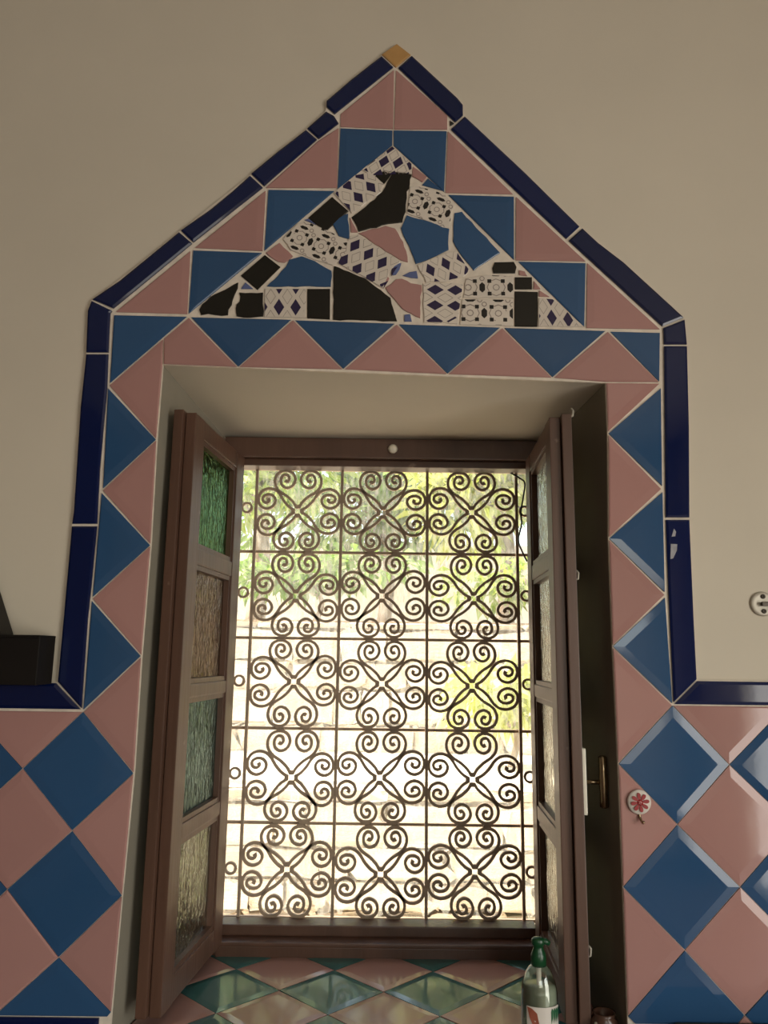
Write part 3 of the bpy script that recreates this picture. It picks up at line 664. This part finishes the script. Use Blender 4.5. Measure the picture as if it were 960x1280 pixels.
# ------------------------------------------------------------------ things on the sill and wall
BX, BY = .300, .062
bot = tag(empty('soap_bottle', (BX, BY, SZ)), 'clear soap bottle with dark green cap standing on the window sill', 'bottle')
bl = lambda x, y, z: (BX + x, BY + y * .8, SZ + z)
bm = bmesh.new(); bm_lathe(bm, [(0, .0), (.030, .0), (.034, .004), (.0345, .03), (.0335, .075), (.0305, .092), (.0235, .110), (.0155, .119), (.0125, .122)], 32, bl); adopt(bmobj('bottle_body', bm, M['bottleglass'], None, True), bot)
bm = bmesh.new(); bm_lathe(bm, [(0, .002), (.029, .002), (.0325, .006), (.033, .03), (.032, .075), (.0305, .086), (0, .086)], 32, bl); adopt(bmobj('soap', bm, M['liquid'], None, True), bot)
bm = bmesh.new(); bm_lathe(bm, [(.0045, .02), (.0045, .12)], 10, bl); adopt(bmobj('dip_tube', bm, M['hookwhite'], None, True), bot)
bm = bmesh.new(); bm_lathe(bm, [(.0125, .118), (.0145, .119), (.0145, .137), (.0125, .141), (.0095, .149), (.0095, .153), (.0125, .156), (.0125, .164), (.009, .167), (0, .168)], 20, bl)
bm_tube(bm, [bl(-.006, 0, .160), bl(.014, -.002, .161), bl(.021, -.003, .157)], .005, 10, [.006, .0055, .004]); adopt(bmobj('pump_cap', bm, M['green'], None, True), bot)
def curved(name, a0, a1, z0, z1, m, r=.0352, par=bot, n=12):
    V, Fc = [], []
    for k in range(n + 1):
        a = a0 + (a1 - a0) * k / n
        for z in (z0, z1): V.append(bl(r * math.cos(a), r * math.sin(a), z))
    for k in range(n): Fc.append((2 * k, 2 * k + 2, 2 * k + 3, 2 * k + 1))
    return adopt(meshobj(name, V, Fc, m, None, True), par)
lab = curved('bottle_label', -2.45, -.45, .012, .058, M['hookwhite'])
def blob(name, pts, m, r):
    c = [bl(r * math.cos(a), r * math.sin(a), z) for a, z in pts]; return adopt(meshobj(name, c, [tuple(range(len(c)))], m), bot)
M['labelred'] = mat('label_red_print', (.35, .10, .06), .4); M['labelgreen'] = mat('label_green_print', (.03, .13, .06), .4)
blob('label_print', [(-2.4, .057), (-2.1, .055), (-1.85, .048), (-1.75, .03), (-2.0, .022), (-2.25, .04)], M['labelred'], .0362)
for a0 in (-1.05, -.9, -.75, -.6): blob('label_print', [(a0, .056), (a0 + .1, .052), (a0 + .06, .04), (a0 - .05, .03), (a0 - .06, .05)], M['labelgreen'], .0362)

jx, jy = .411, .062
pot = tag(empty('brown_pot', (jx, jy, SZ)), 'small dark brown glazed pot tucked behind the pull-handle casement', 'pot')
bm = bmesh.new(); bm_lathe(bm, [(0, 0), (.018, 0), (.0255, .012), (.027, .030), (.024, .042), (.019, .049), (.021, .054), (.0175, .054), (.015, .046), (0, .02)], 24, lambda x, y, z: (jx + x, jy - .03 + y, SZ + z)); adopt(bmobj('pot_body', bm, M['potbrown'], None, True), pot)
bm = bmesh.new(); bm_tube(bm, spline([(jx - .019, jy - .045, SZ + .042), (jx - .022, jy - .052, SZ + .036), (jx - .022, jy - .052, SZ + .026), (jx - .019, jy - .045, SZ + .018)], 4), .0025, 8); adopt(bmobj('pot_handle', bm, M['steel'], None, True), pot)

hc = at(798.8, 1002.4, -.012)
hk = tag(empty('flower_hook', hc), 'round white enamel hook with a red flower stuck on a pink tile', 'hook')
on = lambda x, y, z: (hc.x + x, hc.y - z, hc.z + y)
bm = bmesh.new(); bm_lathe(bm, [(0, -.002), (.0215, -.002), (.0220, .001), (.0205, .004), (0, .005)], 32, on); adopt(bmobj('disc', bm, M['hookwhite'], None, True), hk)
for k in range(8):
    a = PI / 2 + .15 + 2 * PI * k / 8; c = []
    for i in range(12):
        t = 2 * PI * i / 12; u, v = .0110 + .0062 * math.cos(t), .0033 * math.sin(t) * (1 + .25 * math.cos(t)); c.append(on(u * math.cos(a) - v * math.sin(a), u * math.sin(a) + v * math.cos(a), .0068))
    V = c + [(x, y + .0028, z) for x, y, z in c]
    adopt(meshobj('petal', V, [tuple(range(12))] + [(i, (i + 1) % 12, 12 + (i + 1) % 12, 12 + i) for i in range(12)], M['red']), hk)
bm = bmesh.new(); bm_lathe(bm, [(0, .003), (.0055, .003), (.0055, .0068), (0, .0074)], 12, on); adopt(bmobj('flower_centre', bm, M['red'], None, True), hk)
for k in range(5): 
    a = 2 * PI * k / 5; bm = bmesh.new(); bm_lathe(bm, [(0, .0070), (.0008, .0072), (0, .0080)], 6, lambda x, y, z: on(x + .0026 * math.cos(a), y + .0026 * math.sin(a), z)); adopt(bmobj('seed_dot', bm, M['hookwhite']), hk)
bm = bmesh.new(); bm_tube(bm, spline([on(0, -.014, -.001), on(.000, -.024, .000), on(.001, -.031, .003), on(.002, -.035, .010), on(.002, -.032, .015)], 5), .0024, 8); adopt(bmobj('hook_arm', bm, M['brass'], None, True), hk)

kc = at(952.5, 755, -.001)
kp = tag(empty('latch_plate', kc), 'round pale metal latch plate screwed to the cream plaster above the dado', 'latch')
on2 = lambda x, y, z: (kc.x + x, kc.y - z, kc.z + y)
bm = bmesh.new(); bm_lathe(bm, [(0, -.0005), (.0235, -.0005), (.0240, .0015), (.0215, .0045), (.016, .0035), (0, .0035)], 32, on2); adopt(bmobj('plate', bm, M['steel'], None, True), kp)
for sy in (-1, 1):
    bm = bmesh.new(); bm_lathe(bm, [(0, .003), (.0048, .003), (.0045, .0055), (.0022, .0058), (.0015, .0045), (0, .0045)], 14, lambda x, y, z: on2(x + .001, y + sy * .0143, z)); adopt(bmobj('screw', bm, M['screw'], None, True), kp)
bm = bmesh.new(); bm_box(bm, on2(-.0055, -.0045, .0135), on2(.075, .0035, .006), None, .0015); bm_box(bm, on2(-.003, -.003, .007), on2(.004, .003, .003)); adopt(bmobj('bolt_arm', bm, M['screw']), kp)

# dark shelf against the left wall part and the box on it
sx1 = at(70, 795, -.012).x; zt_, zb_ = at(70, 795, -.012).z, at(66, 855, -.012).z
sh = tag(empty('dark_shelf', (sx1 - .35, -.012, zb_)), 'black-brown wooden shelf above the navy dado border', 'shelf')
adopt(box('shelf_body', (sx1 - .7, -.080, zb_), (sx1, -.012, zt_ - .004), M['darkwood'], None, None, .002), sh)
adopt(box('shelf_top', (sx1 - .7, -.084, zt_ - .0045), (sx1, -.012, zt_), M['darkwood'], None, None, .001), sh)
q = [at(14, 795, -.03), at(0, 750, -.03)]; sl_ = (q[1].x - q[0].x) / (q[1].z - q[0].z)
tv = tag(empty('black_box', (q[0].x - .06, -.045, zt_)), 'black sloping-sided box standing on the dark shelf', 'box')
bm = bmesh.new(); hh_ = .16
bm_box(bm, (0, 0, 0), (1, 1, 1), lambda u, v, w: (q[0].x - .13 * (1 - u) + sl_ * hh_ * w * (1 if u else -.1), -.072 + .054 * v, zt_ + hh_ * w), .003); adopt(bmobj('box_body', bm, M['darkwood']), tv)
bm = bmesh.new(); bm_box(bm, (.08, 0, .06), (.92, .1, .94), lambda u, v, w: (q[0].x - .13 * (1 - u) + sl_ * hh_ * w * u, -.0745 + .004 * v * 10, zt_ + hh_ * w)); adopt(bmobj('front_panel', bm, M['cable']), tv)

# olive padded bench back under the right dado
bx0 = at(846, 1272, -.03).x
bn = tag(empty('bench_back', (bx0 + .5, -.08, 0)), 'dark olive padded bench against the tiled dado', 'bench')
adopt(box('back_cushion', (bx0, -.15, .45), (bx0 + 1.05, -.014, .873), M['olive'], None, None, .006), bn)
adopt(box('seat_cushion', (bx0, -.62, .30), (bx0 + 1.05, -.15, .45), M['olive'], None, None, .02), bn)
adopt(box('bench_base', (bx0 + .01, -.60, 0), (bx0 + 1.04, -.014, .30), M['darkwood'], None, None, .004), bn)

# ------------------------------------------------------------------ garden outside
tag(box('ground', (-7, WT, -.25), (7, 12, -.05), M['gravel']), 'pale gravel ground outside the window', 'ground', kind='structure')
stones = []
for k in range(5):
    bm = bmesh.new(); bm_box(bm, (-.5, -.5, -.5), (.5, .5, .5), None, .14)
    for v in bm.verts: v.co += Vector((random.uniform(-.12, .12), random.uniform(-.1, .1), random.uniform(-.13, .13)))
    me = bpy.data.meshes.new('stone'); bm.to_mesh(me); bm.free(); me.materials.append(M['stone']); stones.append(me)
def terrace(name, label, Y, z0, z1, depth, xr, rowh):
    core = box(name, (-xr, Y + .04, z0), (xr, Y + depth, z1 - .02), M['mortar']); tag(core, label, 'garden wall', kind='structure')
    z = z0
    while z < z1 - .03:
        h = min(random.uniform(.7, 1.35) * rowh, z1 - z); x = -xr + random.uniform(0, .2)
        while x < xr:
            w = random.uniform(.16, .62)
            o = bpy.data.objects.new('stone', random.choice(stones)); COL.objects.link(o); o.parent = core
            o.location = (x + w / 2, Y + .05, z + h / 2); o.scale = (w - .025, .18 + random.uniform(0, .06), h - .02); x += w
        z += h
terrace('terrace_wall', 'low pale stone terrace wall across the garden', 3.0, -.05, .78, 1.5, 2.3, .21)
terrace('terrace_wall', 'upper pale stone terrace wall below the trees', 4.5, .76, 1.75, 3.5, 2.9, .24)
slabtop = box('terrace_paving', (-2.3, 3.1, .762), (2.3, 4.5, .79), M['gravel']); tag(slabtop, 'pale gravel strip between the stone terraces', 'paving', kind='structure')
sb = box('planting_bed', (-2.9, 4.7, 1.735), (2.9, 8, 1.765), M['soil']); tag(sb, 'dry soil bed on top of the upper terrace', 'soil', kind='structure')

def foliage(bm, c, R, n, ln, wd):
    for _ in range(n):
        d = Vector((random.gauss(0, 1), random.gauss(0, 1), random.gauss(0, 1))).normalized(); p = Vector(c) + Vector((d.x * R[0], d.y * R[1], d.z * R[2])) * random.uniform(.35, 1) ** .5
        t = (d + Vector((random.uniform(-.8, .8), random.uniform(-.8, .8), random.uniform(-.9, .5)))).normalized(); s_ = t.orthogonal().normalized()
        s_ = Matrix.Rotation(random.uniform(0, 6.28), 3, t) @ s_; l, w = ln * random.uniform(.6, 1.3), wd * random.uniform(.7, 1.3); u = t.cross(s_) * (w * .25)
        a = bm.verts.new(p); b = bm.verts.new(p + t * l * .5 + s_ * w - u); e = bm.verts.new(p + t * l - Vector((0, 0, l * .2))); g = bm.verts.new(p + t * l * .5 - s_ * w - u)
        bm.faces.new((a, b, e)); bm.faces.new((a, e, g))
def plant(name, label, cat, base, crown, R, n, m, trunk=True, ln=.16, wd=.03, group=None, nlobe=6):
    root = tag(empty(name, base), label, cat, group); B = Vector(base); C = Vector(crown)
    bm = bmesh.new()
    for k in range(nlobe):
        o = Vector((random.uniform(-.6, .6) * R[0], random.uniform(-.5, .5) * R[1], random.uniform(-.6, .6) * R[2])); foliage(bm, C + o, [r * .6 for r in R], n // nlobe, ln, wd)
    adopt(bmobj('foliage', bm, m), root)['kind'] = 'stuff'
    bm = bmesh.new(); r = .09 if trunk else .025
    bm_tube(bm, spline([B, B + (C - B) * .4 + Vector((.05, .03, 0)), B + (C - B) * .8, C], 4), r, 10, [r * (1 - .5 * i / 12) for i in range(13)])
    for k in range(4):
        e = C + Vector((random.uniform(-.6, .6) * R[0], random.uniform(-.6, .6) * R[1], random.uniform(.1, .6) * R[2])); bm_tube(bm, [B + (C - B) * .6, B.lerp(e, .75), e], .02, 6, [.035 if trunk else .012, .02 if trunk else .008, .005])
    adopt(bmobj('trunk' if trunk else 'stem', bm, M['bark'], None, True), root)
plant('garden_tree', 'tall lime-green tree with a pale trunk on the upper terrace', 'tree', (-1.15, 5.5, 1.76), (-1.2, 5.6, 3.35), (.75, .55, .7), 1500, M['leaf'])
plant('garden_tree', 'yellow-green tree with long drooping leaves on the upper terrace', 'tree', (1.1, 5.5, 1.76), (1.1, 5.6, 3.3), (.75, .5, .68), 1500, M['leaf3'], ln=.26, wd=.035)
plant('garden_tree', 'deep green tree behind the lighter garden trees', 'tree', (0, 7.6, 1.76), (.05, 7.7, 3.5), (1.9, .5, .9), 2000, M['leaf2'], ln=.22, wd=.05)
plant('garden_shrub', 'lime shrub with long leaves at the foot of the low terrace', 'shrub', (1.15, 2.25, -.05), (1.12, 2.2, .36), (.36, .22, .26), 420, M['leaf'], False, .17, .03)
plant('garden_shrub', 'yellow-green shrub growing on the strip between terraces', 'shrub', (.85, 3.75, .79), (.85, 3.75, 1.22), (.48, .2, .2), 380, M['leaf3'], False, .14, .03)
plant('garden_shrub', 'deep green shrub on the upper stone terrace beside the lime tree', 'shrub', (-.55, 4.85, 1.76), (-.55, 4.85, 2.12), (.8, .2, .22), 500, M['leaf2'], False, .12, .03)
plant('garden_shrub', 'lime shrub on the upper stone terrace beside the yellow tree', 'shrub', (1.25, 4.85, 1.76), (1.25, 4.85, 2.12), (.7, .2, .22), 500, M['leaf'], False, .12, .03)
# whitewashed boundary wall behind the trees
tag(box('wall_garden', (-7, 9, -.05), (7, 9.3, 3.0), M['exterior']), 'whitewashed garden boundary wall behind the trees', 'wall', kind='structure')
